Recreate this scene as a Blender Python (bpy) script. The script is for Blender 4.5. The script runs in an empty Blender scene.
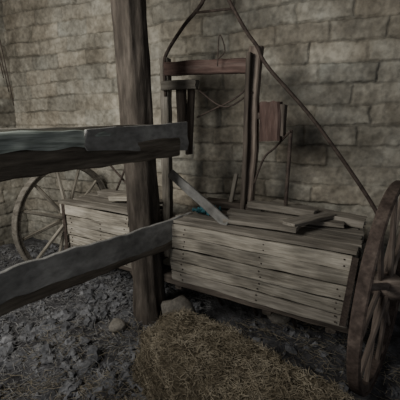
import bpy, math, random
import numpy as np
from mathutils import Vector, Matrix, noise
random.seed(7); rng=np.random.default_rng(7)
D=bpy.data
def link(o):
    bpy.context.scene.collection.objects.link(o); return o
def mesh_obj(name,verts,faces,mat=None,parent=None,smooth=False,mw=None):
    me=D.meshes.new(name)
    me.from_pydata([tuple(v) for v in verts],[],[tuple(f) for f in faces]); me.update()
    if smooth:
        me.polygons.foreach_set('use_smooth',[True]*len(me.polygons))
    o=D.objects.new(name,me); link(o)
    if mat: me.materials.append(mat)
    if mw is not None: o.matrix_world=mw
    if parent is not None: o.parent=parent
    return o
def empty(name,loc=(0,0,0)):
    o=D.objects.new(name,None); o.empty_display_size=.1; link(o); return o

# ---------- materials ----------
def mat(name,cols,scale=6,stretch=(1,1,1),rough=.9,bump=.4,fine=60,spec=.2,bdist=.008,metal=0,randomize=True,contrast=(.3,.7),finelo=.6,tone=0.0,stain=0.0,sscale=2.6):
    m=D.materials.new(name); m.use_nodes=True; nt=m.node_tree; N=nt.nodes; L=nt.links
    b=N['Principled BSDF']; b.inputs['Roughness'].default_value=rough; b.inputs['Specular IOR Level'].default_value=spec
    b.inputs['Metallic'].default_value=metal
    tc=N.new('ShaderNodeTexCoord'); mp=N.new('ShaderNodeMapping'); mp.inputs['Scale'].default_value=stretch
    oi=N.new('ShaderNodeObjectInfo')
    vec=tc.outputs['Object']
    if randomize:
        vm=N.new('ShaderNodeVectorMath'); vm.operation='SCALE'
        cx=N.new('ShaderNodeCombineXYZ')
        for i in range(3): L.new(oi.outputs['Random'],cx.inputs[i])
        L.new(cx.outputs[0],vm.inputs[0]); vm.inputs['Scale'].default_value=17
        ad=N.new('ShaderNodeVectorMath'); L.new(tc.outputs['Object'],ad.inputs[0]); L.new(vm.outputs[0],ad.inputs[1])
        vec=ad.outputs[0]
    L.new(vec,mp.inputs[0])
    n1=N.new('ShaderNodeTexNoise'); n1.inputs['Scale'].default_value=scale; n1.inputs['Detail'].default_value=8; n1.inputs['Roughness'].default_value=.65
    n2=N.new('ShaderNodeTexNoise'); n2.inputs['Scale'].default_value=fine; n2.inputs['Detail'].default_value=6
    L.new(mp.outputs[0],n1.inputs['Vector']); L.new(mp.outputs[0],n2.inputs['Vector'])
    r=N.new('ShaderNodeValToRGB'); L.new(n1.outputs['Fac'],r.inputs[0])
    lo,hi=contrast
    ps=[lo+(hi-lo)*i/(len(cols)-1) for i in range(len(cols))]
    while len(r.color_ramp.elements)<len(cols): r.color_ramp.elements.new(.5)
    for e,p,c in zip(r.color_ramp.elements,ps,cols): e.position=p
    for e,p,c in zip(r.color_ramp.elements,ps,cols): e.color=(*c,1)
    mx=N.new('ShaderNodeMix'); mx.data_type='RGBA'; mx.blend_type='MULTIPLY'; mx.inputs[0].default_value=.8
    r2=N.new('ShaderNodeValToRGB'); r2.color_ramp.elements[0].position=.3; r2.color_ramp.elements[0].color=(finelo,finelo,finelo,1)
    r2.color_ramp.elements[1].position=.65; r2.color_ramp.elements[1].color=(1.12,1.12,1.12,1)
    L.new(n2.outputs['Fac'],r2.inputs[0]); L.new(r.outputs[0],mx.inputs[6]); L.new(r2.outputs[0],mx.inputs[7])
    out=mx.outputs[2]
    if tone:
        mr=N.new('ShaderNodeMapRange'); mr.inputs[3].default_value=1-tone; mr.inputs[4].default_value=1+tone*.6
        L.new(oi.outputs['Random'],mr.inputs[0])
        vs=N.new('ShaderNodeVectorMath'); vs.operation='SCALE'; L.new(out,vs.inputs[0]); L.new(mr.outputs[0],vs.inputs['Scale']); out=vs.outputs[0]
    if stain:
        n3=N.new('ShaderNodeTexNoise'); n3.inputs['Scale'].default_value=sscale; n3.inputs['Detail'].default_value=6; L.new(vec,n3.inputs['Vector'])
        mr=N.new('ShaderNodeMapRange'); mr.inputs[1].default_value=.38; mr.inputs[2].default_value=.6; mr.inputs[3].default_value=1-stain; mr.inputs[4].default_value=1.05
        L.new(n3.outputs['Fac'],mr.inputs[0])
        vs=N.new('ShaderNodeVectorMath'); vs.operation='SCALE'; L.new(out,vs.inputs[0]); L.new(mr.outputs[0],vs.inputs['Scale']); out=vs.outputs[0]
    L.new(out,b.inputs['Base Color'])
    bp=N.new('ShaderNodeBump'); bp.inputs['Strength'].default_value=bump; bp.inputs['Distance'].default_value=bdist
    s=N.new('ShaderNodeMath'); s.operation='ADD'; L.new(n1.outputs['Fac'],s.inputs[0]); L.new(n2.outputs['Fac'],s.inputs[1])
    L.new(s.outputs[0],bp.inputs['Height']); L.new(bp.outputs[0],b.inputs['Normal'])
    return m
wood_grey=mat('weathered_wood',[(.14,.122,.102),(.25,.225,.19),(.34,.31,.27)],scale=7,stretch=(.35,3,3),fine=20,bump=.5,tone=.25,stain=.25)
wood_pale=mat('pale_board_wood',[(.19,.165,.133),(.35,.315,.26),(.46,.42,.355)],scale=5,stretch=(.35,3,4),fine=20,bump=.5,tone=.18,contrast=(.28,.65),stain=.35,sscale=4)
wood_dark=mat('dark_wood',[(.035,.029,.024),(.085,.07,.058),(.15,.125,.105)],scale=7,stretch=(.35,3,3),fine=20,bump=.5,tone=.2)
wood_red=mat('red_painted_wood',[(.06,.042,.037),(.115,.074,.063),(.18,.135,.118)],scale=7,stretch=(.4,3,3),fine=20,bump=.5)
wood_upr=mat('upright_wood',[(.08,.062,.052),(.17,.135,.112),(.27,.225,.19)],scale=7,stretch=(.4,3,3),fine=20,bump=.5)
wood_rail=mat('rail_wood',[(.07,.058,.046),(.17,.145,.115),(.27,.235,.19)],scale=5,stretch=(.4,3,4),fine=18,bump=.6,tone=.15)
grey_board=mat('grey_board',[(.19,.184,.172),(.3,.293,.277),(.41,.4,.38)],scale=3,stretch=(1.2,2,2),fine=14,bump=.3,stain=.3)
bark=mat('post_wood',[(.04,.033,.028),(.09,.075,.062),(.165,.14,.118)],scale=5,stretch=(2.5,2.5,.5),fine=18,bump=.6,bdist=.012,stain=.3)
iron=mat('rusty_iron',[(.03,.022,.018),(.07,.052,.043),(.11,.085,.07)],scale=20,fine=90,rough=.75,metal=.1,spec=.3)
rim_m=mat('rusty_rim',[(.05,.037,.031),(.10,.075,.063),(.16,.125,.105)],scale=14,fine=60,rough=.8,spec=.2,bump=.4)
stone_m=mat('stone',[(.16,.145,.125),(.3,.275,.24)],scale=8,bump=.5)
teal=mat('teal_cloth',[(.03,.11,.14),(.08,.25,.29)],scale=10,bump=.3)
clod_m=mat('clod_dirt',[(.055,.055,.06),(.13,.131,.138),(.27,.27,.282)],scale=7,fine=40,bump=.6,randomize=False)
straw_m=mat('straw_strands',[(.13,.107,.073),(.26,.222,.16),(.42,.37,.28)],scale=9,fine=60,bump=.1,randomize=False)
straw_grey=mat('old_straw',[(.12,.115,.11),(.24,.235,.23),(.42,.41,.4)],scale=14,fine=70,bump=.1,randomize=False)
bale_m=mat('bale_core',[(.04,.031,.02),(.11,.09,.06),(.2,.167,.12)],scale=18,stretch=(1,3,6),fine=60,bump=.8,bdist=.02)
floor_m=mat('dirt_floor',[(.03,.028,.03),(.08,.078,.081),(.16,.158,.164)],scale=5,fine=45,bump=.8,bdist=.02,randomize=False)
ceil_m=mat('ceiling_boards',[(.03,.025,.02),(.09,.07,.05)],scale=4,stretch=(.3,3,1),bump=.5)

# ---------- wall with modelled block courses ----------
def wall_mat():
    m=mat('adobe_block_wall',[(.20,.178,.14),(.33,.302,.248),(.46,.435,.37)],scale=2.6,fine=22,bump=.8,bdist=.008,randomize=False,contrast=(.33,.67),finelo=.55,stain=.3,sscale=1.6)
    nt=m.node_tree;N=nt.nodes;L=nt.links;b=N['Principled BSDF']
    src=b.inputs['Base Color'].links[0].from_socket
    at=N.new('ShaderNodeAttribute'); at.attribute_name='blk'; at.attribute_type='GEOMETRY'
    mx=N.new('ShaderNodeMix'); mx.data_type='RGBA'; mx.blend_type='MULTIPLY'; mx.inputs[0].default_value=1
    L.new(src,mx.inputs[6]); L.new(at.outputs['Color'],mx.inputs[7]); L.new(mx.outputs[2],b.inputs['Base Color'])
    return m
wallm=wall_mat()
def block_wall(name,origin,dirv,length,height,nx,nz,bw=.41,bh=.158,seed=0):
    X=Vector((*dirv,0)).normalized(); Z=Vector((0,0,1)); Y=Z.cross(X)
    mw=Matrix(((X.x,Y.x,0,origin[0]),(X.y,Y.y,0,origin[1]),(0,0,1,-.1),(0,0,0,1)))
    xs=np.linspace(0,length,nx); zs=np.linspace(0,height,nz)
    verts=[];cols=[]
    r=random.Random(seed); nr=int(height/bh)+3
    offs=[(.5 if i%2 else 0)*bw+r.uniform(-.08,.08) for i in range(nr)]
    tone={}
    for z in zs:
        for x in xs:
            wob=noise.noise(Vector((x*1.3,z*1.3,seed)))*.03+noise.noise(Vector((x*6,z*6,seed+4)))*.013+noise.noise(Vector((x*20,z*20,seed+4)))*.009
            wx=noise.noise(Vector((x*5,z*5,seed+9)))*.022+noise.noise(Vector((x*20,z*20,seed+14)))*.008
            zz=(z+wob)/bh; row=int(zz); fz=(zz-row)*bh
            xx=(x+wx+offs[row%nr]+5*bw)/bw; col=int(xx); fx=(xx-col)*bw
            d1=min(fz,bh-fz); d2=min(fx,bw-fx)
            k=(row,col)
            if k not in tone: tone[k]=(r.uniform(.8,1.1),r.uniform(-.016,.016),r.uniform(-.03,.03))
            t,dy,w=tone[k]
            n3=noise.noise(Vector((x*2.2,z*2.2,seed+30)))
            gw=.013+.011*n3
            e1=min(1,d1/gw) ; e2=min(1,d2/(gw*.9)); e=min(e1,.3+.7*e2)
            sm=max(0,min(1,(noise.noise(Vector((x*1.1,z*1.6,seed+50)))-.02)*4))
            e=e+(1-e)*sm*.6
            y=-(e*.022)+dy*(1-sm*.6)*e+noise.noise(Vector((x*9,z*9,seed)))*.010+noise.noise(Vector((x*22,z*22,seed)))*.007+noise.noise(Vector((x*50,z*50,seed)))*.004
            verts.append((x,y,z))
            c=(t*(1-sm)+1.2*sm)*(.56+.44*e)
            cols.append((c*(1+w),c,c*(1-w),1))
    faces=[]
    for j in range(nz-1):
        for i in range(nx-1):
            a=j*nx+i; faces.append((a,a+1,a+nx+1,a+nx))
    base=len(verts)
    verts+= [(0,.2,0),(length,.2,0),(length,.2,height),(0,.2,height)]
    faces.append((base+1,base,base+3,base+2))
    faces.append((0,base,base+1,nx-1)); 
    top0=(nz-1)*nx; faces.append((top0+nx-1,base+2,base+3,top0))
    cols+=[(1,1,1,1)]*4
    o=mesh_obj(name,verts,faces,wallm,smooth=True,mw=mw)
    ca=o.data.color_attributes.new('blk','FLOAT_COLOR','POINT')
    ca.data.foreach_set('color',np.array(cols,dtype=np.float32).ravel())
    return o
corner=(-2.35,4.34)
e25=(math.cos(math.radians(25)),-math.sin(math.radians(25)))
block_wall('wall_back',corner,e25,6.2,3.5,700,420,seed=1)
ld=(-.423,-.906)
o0=(corner[0]+ld[0]*4.5,corner[1]+ld[1]*4.5)
block_wall('wall_left',o0,(-ld[0],-ld[1]),4.5,3.5,300,240,seed=12)
def inroom(x,y,mg=.1):
    dx,dy=x-corner[0],y-corner[1]
    back=-(dx*.4226+dy*.9063)
    left=dx*.9063-dy*.4226
    return back>mg and left>mg

# ---------- floor ----------
def fh(x,y):
    v=noise.noise(Vector((x*1.1,y*1.1,3)))*.035+noise.noise(Vector((x*5,y*5,8)))*.035+noise.noise(Vector((x*14,y*14,2)))*.022
    return v-.02
nx,ny=420,360
xs=np.linspace(-4.6,3.6,nx); ys=np.linspace(-.8,5.2,ny)
fv=[(x,y,fh(x,y)+abs(noise.noise(Vector((x*30,y*30,1))))*.02) for y in ys for x in xs]
ff=[(j*nx+i,j*nx+i+1,(j+1)*nx+i+1,(j+1)*nx+i) for j in range(ny-1) for i in range(nx-1)]
floor=mesh_obj('floor',fv,ff,floor_m,smooth=True)
mesh_obj('ceiling',[(-4.6,-.8,3.35),(3.6,-.8,3.35),(3.6,5.2,3.35),(-4.6,5.2,3.35),(-4.6,-.8,3.42),(3.6,-.8,3.42),(3.6,5.2,3.42),(-4.6,5.2,3.42)],
  [(0,3,2,1),(4,5,6,7),(0,1,5,4),(1,2,6,5),(2,3,7,6),(3,0,4,7)],ceil_m)

# ---------- builders ----------
def frame_mw(p0,p1,up):
    p0=Vector(p0);p1=Vector(p1); X=(p1-p0); Ln=X.length; X.normalize(); Z=Vector(up); Z=(Z-X*Z.dot(X)).normalized(); Y=Z.cross(X)
    M=Matrix(((X.x,Y.x,Z.x,p0.x),(X.y,Y.y,Z.y,p0.y),(X.z,Y.z,Z.z,p0.z),(0,0,0,1)))
    return M,Ln
def board(name,p0,p1,w,t,m,parent=None,up=(0,0,1),warp=.006,rag=.015,w1=None,seg=None,edge=.25,chip=.03):
    M,Ln=frame_mw(p0,p1,up); w1=w if w1 is None else w1
    seg=seg or max(6,int(Ln/.03)); sd=random.uniform(0,100)
    c=min(w,t)*edge*.5
    nw,ntt=5,2
    def ring(W,T):
        pts=[]
        hw,ht=W/2,T/2
        for i in range(nw): pts.append((-ht,-hw+c+(W-2*c)*i/(nw-1)))
        for i in range(ntt): pts.append((-ht+c+(T-2*c)*i/(ntt-1),hw))
        for i in range(nw): pts.append((ht,hw-c-(W-2*c)*i/(nw-1)))
        for i in range(ntt): pts.append((ht-c-(T-2*c)*i/(ntt-1),-hw))
        return pts
    verts=[];n=2*(nw+ntt)
    for s in range(seg+1):
        f=s/seg; W=w+(w1-w)*f
        for (y,z) in ring(W,t):
            x=f*Ln
            if s==0: x+=noise.noise(Vector((z*30,sd,y*9)))*rag
            if s==seg: x+=noise.noise(Vector((z*30,sd+7,y*9)))*rag
            k=noise.noise(Vector((x*2.5,sd,0)))*warp; k2=noise.noise(Vector((x*2.5,sd+20,0)))*warp
            k3=noise.noise(Vector((x*9,z*20,sd)))*min(w,t)*.05
            k4=noise.noise(Vector((x*12,sd+50+(9 if z>0 else 0),0)))*w*chip
            verts.append((x,y+k+k3*(1 if y>0 else -1),z+k2+(k3+k4)*(1 if z>0 else -1)))
    faces=[]
    for s in range(seg):
        for i in range(n):
            a=s*n+i;b=s*n+(i+1)%n; faces.append((a,b,b+n,a+n))
    faces.append(tuple(reversed(range(n)))); faces.append(tuple(range(seg*n,seg*n+n)))
    faces=[tuple(reversed(f)) for f in faces]
    return mesh_obj(name,verts,faces,m,parent,mw=M)
def smooth_path(pts,k=6):
    P=[Vector(p) for p in pts]
    if len(P)<3: return P
    out=[]
    Q=[P[0]*2-P[1]]+P+[P[-1]*2-P[-2]]
    for i in range(1,len(Q)-2):
        for j in range(k):
            t=j/k;a,b,c,d=Q[i-1],Q[i],Q[i+1],Q[i+2]
            out.append(.5*((2*b)+(c-a)*t+(2*a-5*b+4*c-d)*t*t+(3*b-a-3*c+d)*t**3))
    out.append(P[-1]); return out
def tube(name,pts,r,m,parent=None,n=8,sm=True,r1=None):
    P=smooth_path(pts) if sm else [Vector(p) for p in pts]
    verts=[];prev=None
    for i,p in enumerate(P):
        T=(P[min(i+1,len(P)-1)]-P[max(i-1,0)]).normalized()
        if prev is None: A=T.orthogonal().normalized()
        else: A=(prev-T*prev.dot(T)).normalized()
        prev=A;B=T.cross(A); f=i/(len(P)-1); R=r+((r1 if r1 else r)-r)*f
        for j in range(n):
            a=2*math.pi*j/n; verts.append(p+A*math.cos(a)*R+B*math.sin(a)*R)
    faces=[(i*n+j,i*n+(j+1)%n,(i+1)*n+(j+1)%n,(i+1)*n+j) for i in range(len(P)-1) for j in range(n)]
    faces.append(tuple(reversed(range(n)))); faces.append(tuple(range((len(P)-1)*n,len(P)*n)))
    return mesh_obj(name,verts,faces,m,parent,smooth=True)

# ---------- log post ----------
verts=[];n=48;seg=120
for s in range(seg+1):
    f=s/seg; z=f*3.3-.05
    cx=-.403-.024*z; cy=2.385-.005*z+.012*math.sin(z*2)
    R=.120-.004*z+.02*max(0,1-z*4)
    for j in range(n):
        a=2*math.pi*j/n
        d=noise.noise(Vector((math.cos(a)*2.6,math.sin(a)*2.6,z*.7)))*.018+noise.noise(Vector((math.cos(a)*9,math.sin(a)*9,z*1.6)))*.009+noise.noise(Vector((math.cos(a)*3,math.sin(a)*3,z*6)))*.006
        d+=-.014*max(0,1-abs(((a*180/math.pi+8*math.sin(z*1.5))%360)-250)/7)
        verts.append((cx+math.cos(a)*(R+d),cy+math.sin(a)*(R+d),z))
faces=[(i*n+j,i*n+(j+1)%n,(i+1)*n+(j+1)%n,(i+1)*n+j) for i in range(seg) for j in range(n)]
faces.append(tuple(reversed(range(n)))); faces.append(tuple(range(seg*n,seg*n+n)))
mesh_obj('log_post',verts,faces,bark,smooth=True)

# ---------- fence rails ----------
fence=empty('rail_fence')
rd=Vector((.61,.79,0)).normalized(); rn=Vector((.79,-.61,0)).normalized()
R0=Vector((-.403,2.385,0))+rn*.14
def rp(s,z,off=0): return R0+rd*s+rn*off+Vector((0,0,z))
board('upper_beam',rp(-2.1,1.305,.035),rp(.16,1.34,.035),.13,.075,wood_rail,fence,warp=.012,edge=.25,chip=.05)
board('upper_board',rp(-.62,1.415,.085),rp(.27,1.41,.03),.11,.022,grey_board,fence,w1=.21,warp=.008,rag=.04,chip=.04)
board('upper_back_board',rp(-2.1,1.40,.0),rp(.2,1.44,.0),.12,.03,wood_grey,fence,warp=.012)
board('lower_beam',rp(-2.1,.69,.035),rp(.2,.665,.035),.11,.08,wood_rail,fence,warp=.012,edge=.25,chip=.05)
board('lower_board',rp(-2.1,.785,.055),rp(.27,.745,.075),.14,.024,grey_board,fence,w1=.17,warp=.012,rag=.05,chip=.08)
board('far_stake',rp(-2.0,0,-.03),rp(-2.0,1.5,-.03),.1,.1,wood_rail,fence,up=(1,0,0))
pm=D.materials.new('green_plastic'); pm.use_nodes=True
b=pm.node_tree.nodes['Principled BSDF']; b.inputs['Roughness'].default_value=.5
nz_=pm.node_tree.nodes.new('ShaderNodeTexNoise'); nz_.inputs['Scale'].default_value=9; nz_.inputs['Detail'].default_value=6
cr=pm.node_tree.nodes.new('ShaderNodeValToRGB'); cr.color_ramp.elements[0].color=(.17,.195,.172,1);cr.color_ramp.elements[1].color=(.37,.405,.37,1)
cr.color_ramp.elements[0].position=.35;cr.color_ramp.elements[1].position=.65
pm.node_tree.links.new(nz_.outputs[0],cr.inputs[0]); pm.node_tree.links.new(cr.outputs[0],b.inputs['Base Color'])
verts=[];nu,nv=110,14
for i in range(nu):
    s=-2.05+1.6*i/(nu-1)
    for j in range(nv):
        t=j/(nv-1)
        if t<.5: off=.085; z=1.378+.09*(t/.5)
        else: off=.085-.13*((t-.5)/.5); z=1.468-.005*((t-.5)/.5)
        w=noise.noise(Vector((s*9,t*4,0)))
        off+=w*.012; z+=noise.noise(Vector((s*8,t*2,4)))*.014
        verts.append(rp(s+noise.noise(Vector((t*6,3,0)))*.05*(i==nu-1),z,off))
faces=[(i*nv+j,i*nv+j+1,(i+1)*nv+j+1,(i+1)*nv+j) for i in range(nu-1) for j in range(nv-1)]
mesh_obj('plastic_cover',verts,faces,pm,fence,smooth=True)

# ---------- the wheeled machine ----------
cart=empty('horse_drawn_cart')
E=Vector((.866,-.5,0)); F=Vector((.5,.866,0))
def mp(s,f,z): return E*s+F*f+Vector((0,0,z))
def box(tag,s0,s1,f0,f1):
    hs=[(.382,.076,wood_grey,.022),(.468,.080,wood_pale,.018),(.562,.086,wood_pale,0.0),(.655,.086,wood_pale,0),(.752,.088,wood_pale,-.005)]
    for i,(z,w,m,o) in enumerate(hs):
        j=random.uniform(-.02,.02)
        board(f'{tag}_front_slat_{i+1}',mp(s0+j,f0+o,z),mp(s1+random.uniform(-.02,.015),f0+o,z+random.uniform(-.008,.008)),w,.022,m,cart,warp=.01,rag=.03,chip=.05)
    for i,z in enumerate([.40,.50,.6,.70]):
        board(f'{tag}_end_slat_{i+1}',mp(s1-.02,f0+.035,z),mp(s1-.02,f1,z),.092,.022,wood_grey,cart)
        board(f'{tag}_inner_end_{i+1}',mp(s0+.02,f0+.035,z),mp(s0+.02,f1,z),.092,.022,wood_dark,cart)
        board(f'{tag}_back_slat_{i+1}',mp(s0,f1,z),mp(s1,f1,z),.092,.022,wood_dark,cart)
    k=5
    for i in range(k):
        f=f0+.045+(f1-f0)*(i/k)
        j=random.uniform(-.05,.03)
        board(f'{tag}_lid_board_{i+1}',mp(s0+j,f,.812+.004*(i%2)),mp(s1+random.uniform(-.03,.03),f,.812+.004*(i%2)),.1,.022,wood_grey,cart,up=F,warp=.006)
    for q,s in enumerate([s0+.08,(s0+s1)/2+.05,s1-.08]):
        for i,z in enumerate([.385,.47,.565,.66,.75]):
            for dz in (-.018,.02):
                p=mp(s+.01*i+random.uniform(-.012,.012),f0-(.012 if i>1 else -.006),z+dz)
                tube(f'{tag}_nail_{q}_{i}_{dz>0}',[p,p-F*.005],.005,iron,cart,n=6,sm=False)
box('right_box',-1.33,-.11,1.887,2.42)
box('left_box',-2.52,-1.72,1.887,2.42)
board('right_strap',mp(-.135,1.864,.37),mp(-.105,1.864,.80),.035,.008,iron,cart,up=E,warp=.002)
board('left_strap',mp(-2.49,1.864,.37),mp(-2.49,1.864,.80),.035,.008,iron,cart,up=E,warp=.002)
board('front_sill',mp(-2.6,1.95,.33),mp(-.05,1.95,.33),.07,.08,wood_dark,cart)
board('rear_sill',mp(-2.6,2.38,.33),mp(-.05,2.38,.33),.07,.08,wood_dark,cart)
for i,s in enumerate([-2.4,-1.75,-1.3,-.6,-.2]):
    board(f'cross_beam_{i+1}',mp(s,1.92,.30),mp(s,2.42,.30),.07,.06,wood_dark,cart)
tube('axle',[mp(-2.9,2.14,.56),mp(.12,2.06,.6)],.028,iron,cart,sm=False)
for i,s in enumerate([-1.1,-.8,-.5]):
    tube(f'drop_leg_{i+1}',[mp(s,2.1,.32),mp(s+.02,2.15,.16),mp(s+.03,2.22,.05)],.014,iron,cart)
board('loose_board_1',mp(-1.02,2.2,.85),mp(-.22,2.3,.85),.12,.03,wood_grey,cart,up=F)
board('loose_board_2',mp(-.95,2.02,.85),mp(-.45,2.0,.865),.11,.028,wood_grey,cart,up=F)
board('loose_board_3',mp(-.75,2.42,.90),mp(-.1,2.38,.86),.16,.05,wood_grey,cart,up=F)
board('loose_board_4',mp(-1.3,2.36,.86),mp(-.8,2.36,.87),.12,.06,wood_dark,cart,up=F)
board('loose_board_5',mp(-.52,2.0,.885),mp(-.33,2.36,.89),.11,.025,wood_grey,cart,up=E)
board('loose_board_6',mp(-.9,2.34,.90),mp(-.4,2.30,.90),.10,.05,wood_grey,cart,up=F)
board('left_loose_board_1',mp(-2.4,2.25,.85),mp(-1.85,2.3,.86),.13,.05,wood_grey,cart,up=F)
board('left_loose_board_2',mp(-2.1,2.1,.86),mp(-1.72,2.12,.9),.14,.04,wood_pale,cart,up=F)
UR=mp(-.93,2.36,0); UL=mp(-1.69,2.36,0)
board('upright_right',UR+Vector((-.015,0,.3)),UR+Vector((.02,0,2.03)),.095,.07,wood_upr,cart,up=E,warp=.012)
board('upright_right_inner',UR+Vector((-.03,-.05,.8))+E*-.02,UR+Vector((-.03,-.05,1.98))+E*.005,.035,.05,wood_dark,cart,up=E,warp=.012)
board('upright_left',UL+Vector((-.01,0,.3)),UL+Vector((0,0,2.02)),.08,.07,wood_grey,cart,up=E,warp=.01)
board('cross_bar',UL+Vector((.01,-.05,1.93)),UR+Vector((-.02,-.04,1.90)),.10,.06,wood_red,cart,warp=.01)
board('lower_cross_bar',UL+Vector((-.02,-.06,1.80)),UL+E*.30+Vector((0,-.06,1.79)),.07,.05,wood_grey,cart,warp=.01)
board('hanging_board_1',UL+E*.15+Vector((0,-.0,1.78)),UL+E*.16+Vector((0,0,1.42)),.09,.03,wood_dark,cart,up=E)
board('hanging_board_2',UL+E*.25+Vector((0,0,1.80)),UL+E*.22+Vector((0,.02,1.25)),.06,.03,wood_dark,cart,up=E)
board('diagonal_board',mp(-1.5,2.13,1.12),mp(-.92,1.97,.83),.07,.022,grey_board,cart,warp=.004,up=(.3,0,1))
board('short_prop',UR+E*-.16+Vector((0,-.03,.82)),UR+E*-.10+Vector((0,0,1.12)),.03,.03,wood_grey,cart,up=E)
board('red_block',UR+E*.15+Vector((0,0,1.65)),UR+E*.16+Vector((0,0,1.38)),.15,.10,wood_red,cart,up=E,edge=.3)
board('red_block_cap',UR+E*.24+Vector((0,0,1.63)),UR+E*.24+Vector((0,0,1.42)),.04,.07,wood_dark,cart,up=E)
board('red_block_bracket',UR+E*.0+Vector((0,0,1.56)),UR+E*.14+Vector((0,0,1.55)),.05,.04,iron,cart)
apex=UR+Vector((-.3,.14,2.62))
tube('hoop_left',[UL+Vector((.0,-.045,1.72)),UL+Vector((-.005,-.045,1.95)),UL+Vector((.02,-.04,2.06)),UL+Vector((.16,-.10,2.24)),UL+Vector((.31,-.16,2.40)),apex],.014,iron,cart)
tube('hoop_right',[apex,UR+Vector((-.17,.10,2.36)),UR+Vector((-.05,.03,2.14)),UR+Vector((.02,-.05,2.02)),UR+Vector((.10,-.07,1.88)),UR+Vector((.42,-.2,1.5)),(1.16,2.12,.95),(1.14,2.0,.8)],.013,iron,cart)
tube('hoop_link',[UL+Vector((.24,-.13,2.32)),UR+Vector((-.13,.085,2.30))],.009,iron,cart,sm=False)
tube('lever_rod',[mp(-.62,2.3,.8),mp(-.62,2.32,1.2),mp(-.62,2.33,1.46)],.014,iron,cart)
tube('curved_rod',[UR+Vector((.03,-.05,1.05)),UR+Vector((.1,-.05,1.25)),UR+Vector((.18,-.05,1.33)),mp(-.62,2.31,1.45)],.008,iron,cart)
tube('chain_1',[UL+E*.3+Vector((0,-.04,1.55)),UR+Vector((-.12,-.03,1.68)),UR+Vector((-.02,-.05,1.78))],.007,iron,cart)
tube('chain_2',[UL+E*.28+Vector((0,-.04,1.78)),UR+Vector((-.2,-.03,1.62)),UR+Vector((-.0,-.05,1.72))],.006,iron,cart)
tube('wire_loop',[UR+Vector((-.25,0,1.9)),UR+Vector((-.24,-.02,2.1)),UR+Vector((-.2,-.02,2.0)),UR+Vector((-.25,-.02,1.94))],.004,iron,cart)
tube('left_rod_1',[mp(-2.3,2.3,.8),mp(-2.1,2.3,1.15)],.01,iron,cart,sm=False)
tube('left_rod_2',[mp(-2.0,2.35,.8),mp(-2.35,2.32,1.12)],.01,iron,cart,sm=False)

def wheel(tag,c,n,R,rimw,ns,mr,ms,roll=0):
    n=Vector(n).normalized(); Z=Vector((0,0,1)); Z=(Z-n*Z.dot(n)).normalized(); H=Z.cross(n)
    c=Vector(c)
    def P(r,a,o): return c+H*(r*math.cos(a))+Z*(r*math.sin(a))+n*o
    prof=[(R-.006,-rimw/2),(R,-rimw*.38),(R,rimw*.38),(R-.006,rimw/2),(R-.016,rimw/2),(R-.018,rimw*.36),(R-.055,rimw*.30),(R-.055,-rimw*.30),(R-.018,-rimw*.36),(R-.016,-rimw/2)]
    N_=72;k=len(prof);v=[];f=[]
    for i in range(N_):
        a=2*math.pi*i/N_
        dr=noise.noise(Vector((i*.3,R,0)))*.003
        for (r,o) in prof: v.append(P(r+dr,a,o))
    for i in range(N_):
        for j in range(k):
            f.append((i*k+j,i*k+(j+1)%k,((i+1)%N_)*k+(j+1)%k,((i+1)%N_)*k+j))
    mesh_obj(tag+'_rim',v,f,mr,cart)
    pr=[(.0,-.13),(.035,-.13),(.04,-.11),(.055,-.09),(.075,-.04),(.08,0),(.075,.04),(.055,.09),(.04,.11),(.035,.13),(0,.13)]
    v=[];f=[];N2=24;k=len(pr)
    for i in range(N2):
        a=2*math.pi*i/N2
        for (r,o) in pr: v.append(P(max(r,.001),a,o))
    for i in range(N2):
        for j in range(k-1): f.append((i*k+j,i*k+j+1,((i+1)%N2)*k+j+1,((i+1)%N2)*k+j))
    mesh_obj(tag+'_hub',v,f,ms,cart,smooth=True)
    for i in range(ns):
        a=2*math.pi*(i+.3)/ns+roll
        q0=P(.06,a,.02*(1 if i%2 else -1)); q1=P(R-.045,a,0)
        board(f'{tag}_spoke_{i+1}',q0,q1,.042,.026,ms,cart,up=H*-math.sin(a)+Z*math.cos(a),w1=.03,warp=.001,rag=0,edge=.6)
wheel('left_wheel',(-1.35,3.25,.56),(E.x,E.y,0),.57,.07,12,wood_grey,wood_pale)
wheel('right_wheel',(1.06,1.73,.60),(.77,-.64,0),.60,.06,12,rim_m,wood_upr)

verts=[];g=16
for i in range(g):
    for j in range(g):
        u=i/(g-1)-.5;w=j/(g-1)-.5
        p=mp(-1.17+u*.18,2.14+w*.16,.84+abs(noise.noise(Vector((u*9,w*9,1))))*.08)
        verts.append(p)
mesh_obj('teal_rag',verts,[(i*g+j,i*g+j+1,(i+1)*g+j+1,(i+1)*g+j) for i in range(g-1) for j in range(g-1)],teal,smooth=True)

# ---------- strands ----------
def strands(name,pts,dirs,lens,rad,m,bend=.15,parent=None):
    n=len(pts); V=[];Fc=[]
    for i in range(n):
        p=Vector(pts[i]);d=Vector(dirs[i]).normalized();l=lens[i]
        A=d.orthogonal().normalized();B=d.cross(A)
        bd=(A*random.uniform(-1,1)+B*random.uniform(-1,1))*l*bend
        base=len(V)
        for k,t in enumerate((-.5,0,.5)):
            c=p+d*l*t+(bd*(1-abs(t)*2))
            for q in range(3):
                an=2.094*q; V.append(c+(A*math.cos(an)+B*math.sin(an))*rad)
        for k in range(2):
            for q in range(3):
                a=base+k*3+q;b2=base+k*3+(q+1)%3; Fc.append((a,b2,b2+3,a+3))
    return mesh_obj(name,V,Fc,m,parent)

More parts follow.
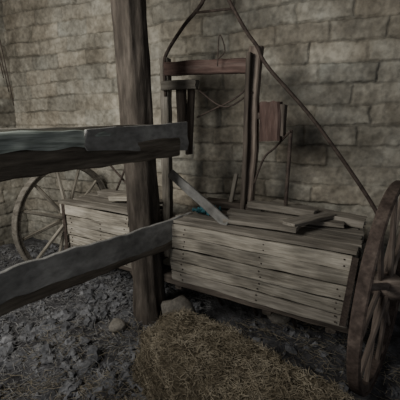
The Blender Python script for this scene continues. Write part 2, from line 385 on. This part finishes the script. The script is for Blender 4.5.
# ---------- straw bale ----------
bale=empty('straw_bale')
bx=Vector((.727,-.687,0)).normalized(); by=Vector((.687,.727,0)).normalized()
bc=Vector((.16,1.42,.17))
LX,LY,LZ=.57,.21,.185
def bale_pt(u):
    p=7
    m_=(abs(u.x)**p+abs(u.y)**p+abs(u.z)**p)**(1/p)
    q=Vector((u.x/m_*LX,u.y/m_*LY,u.z/m_*LZ))
    d=1+noise.noise(q*4)*.12+noise.noise(q*11)*.09+noise.noise(q*30)*.05
    return q*d
v=[];nu,nv=150,80
for j in range(nv+1):
    th=math.pi*j/nv
    for i in range(nu):
        ph=2*math.pi*i/nu
        u=Vector((math.sin(th)*math.cos(ph),math.sin(th)*math.sin(ph),math.cos(th)))
        q=bale_pt(u); v.append(bc+bx*q.x+by*q.y+Vector((0,0,q.z)))
f=[(j*nu+i,(j+1)*nu+i,(j+1)*nu+(i+1)%nu,j*nu+(i+1)%nu) for j in range(nv) for i in range(nu)]
mesh_obj('core',v,f,bale_m,bale,smooth=True)
P=[];Dr=[];Ls=[]
for i in range(9000):
    u=Vector((random.uniform(-1,1),random.uniform(-1,1),random.uniform(-1,1)))
    ax=random.choice([1,1,2,2,2,0]) 
    if ax==0:u.x=math.copysign(1,u.x)
    if ax==1:u.y=math.copysign(1,u.y)
    if ax==2:u.z=1
    q=bale_pt(u)*1.01
    P.append(bc+bx*q.x+by*q.y+Vector((0,0,q.z)))
    if ax==0: d=by*random.uniform(-1,1)+Vector((0,0,random.uniform(-1,1)))+bx*random.uniform(-.4,.4)
    else: d=bx*random.uniform(-1,1)+ (by if ax==2 else Vector((0,0,1)))*random.uniform(-1,1)+Vector((random.uniform(-.3,.3),random.uniform(-.3,.3),random.uniform(-.3,.3)))
    Dr.append(d);Ls.append(random.uniform(.02,.08))
strands('straw_surface',P,Dr,Ls,.0013,straw_m,parent=bale)

# ---------- loose straw and rubble ----------
P=[];Dr=[];Ls=[]
for i in range(11000):
    if i<8500:
        x=random.gauss(-.12,.36);y=random.gauss(1.12,.32)
    else: x=random.uniform(-1.2,1.3);y=random.uniform(.7,2.3)
    P.append((x,y,fh(x,y)+random.uniform(.004,.032)))
    Dr.append((random.uniform(-1,1),random.uniform(-1,1),random.uniform(-.15,.15)));Ls.append(random.uniform(.03,.12))
strands('loose_straw',P,Dr,Ls,.0013,straw_m,parent=floor)
P=[];Dr=[];Ls=[]
while len(P)<8500:
    x=random.uniform(-2.4,.1);y=random.uniform(.9,3.9)
    if not inroom(x,y,.15): continue
    P.append((x,y,fh(x,y)+random.uniform(.008,.04)))
    Dr.append((random.uniform(-1,1),random.uniform(-1,1),random.uniform(-.3,.3)));Ls.append(random.uniform(.02,.08))
strands('litter_straw',P,Dr,Ls,.0015,straw_grey,parent=floor)
import bmesh
bm=bmesh.new(); bmesh.ops.create_icosphere(bm,subdivisions=2,radius=1)
bv=np.array([v.co[:] for v in bm.verts]); bf=[[v.index for v in f.verts] for f in bm.faces]; bm.free()
V=[];Fc=[];cnt=0;i=0
while i<5200:
    x=random.uniform(-2.5,.0);y=random.uniform(.8,3.9)
    if i>4800: x=random.uniform(-.2,1.3);y=random.uniform(1.2,2.3)
    if not inroom(x,y,.15): continue
    if i<4800 and noise.noise(Vector((x*2.5,y*2.5,40)))<random.uniform(-.5,.25): continue
    i+=1
    s=min(.045,.006+random.expovariate(1/.010))
    if i>4800: s*=.7
    sc=np.array([random.uniform(.6,1.4),random.uniform(.6,1.4),random.uniform(.4,.9)])*s
    ph=rng.uniform(0,6,3)
    dd=1+.25*np.sin(bv@np.array([2.1,1.3,-1.7])*1.6+ph[0])+.2*np.sin(bv@np.array([-1.1,2.3,1.9])*2.2+ph[1])+.15*np.sin(bv@np.array([5.1,-4.3,3.9])+ph[2])
    w=bv*dd[:,None]*sc
    a=random.uniform(0,6.28); ca,sa=math.cos(a),math.sin(a)
    w=np.stack([w[:,0]*ca-w[:,1]*sa,w[:,0]*sa+w[:,1]*ca,w[:,2]],1)+np.array([x,y,fh(x,y)+s*.35])
    V.append(w); Fc+= [tuple(k+cnt for k in f) for f in bf]; cnt+=len(bv)
V=np.concatenate(V)
mesh_obj('dirt_clods',V.tolist(),Fc,clod_m,floor)
def rock(name,c,s,m,seed):
    w=[]
    for p in bv:
        q=Vector(p); d=1+noise.noise(q*1.3+Vector((seed,0,0)))*.35
        w.append((c[0]+q.x*s[0]*d,c[1]+q.y*s[1]*d,c[2]+q.z*s[2]*d))
    o=mesh_obj(name,w,bf,m,smooth=True); return o
rock('stone',(-.155,2.17,.13),(.14,.09,.15),stone_m,3)
rock('stone',(-.62,2.2,.03),(.07,.06,.045),stone_m,9)
rock('stone',(.62,2.3,.03),(.09,.07,.05),stone_m,14)

tw=empty('hanging_twine')
for i in range(5):
    x=-2.2+.05*i; y=4.1-.02*i
    tube(f'strand_{i+1}',[(x-.25,y-.25,3.3),(x-.05+.05*random.random(),y-.1,2.95),(x-.15,y-.2,2.7+.1*random.random()),(x-.1,y-.15,2.3-.15*i)],.005,iron,tw)

# ---------- light ----------
w=D.worlds.new('World'); bpy.context.scene.world=w; w.use_nodes=True
bg=w.node_tree.nodes['Background']; bg.inputs[0].default_value=(.88,.93,1,1); bg.inputs[1].default_value=.22
def area(name,loc,tgt,size,sy,power,col):
    l=D.lights.new(name,'AREA'); l.shape='RECTANGLE'; l.size=size; l.size_y=sy; l.energy=power; l.color=col
    o=D.objects.new(name,l); link(o); o.location=loc
    o.rotation_euler=(Vector(tgt)-Vector(loc)).to_track_quat('-Z','Y').to_euler(); return o
area('window_light',(-2.1,.5,2.4),(-1.1,3.3,1.3),1.4,1.2,92,(1,.98,.92))
# ---------- camera ----------
cd=D.cameras.new('camera'); co=D.objects.new('camera',cd); link(co)
co.location=(0,0,1.5); co.rotation_euler=(math.radians(90-13),0,0)
cd.sensor_width=36; cd.lens=36*330/400; cd.clip_start=.05
bpy.context.scene.camera=co
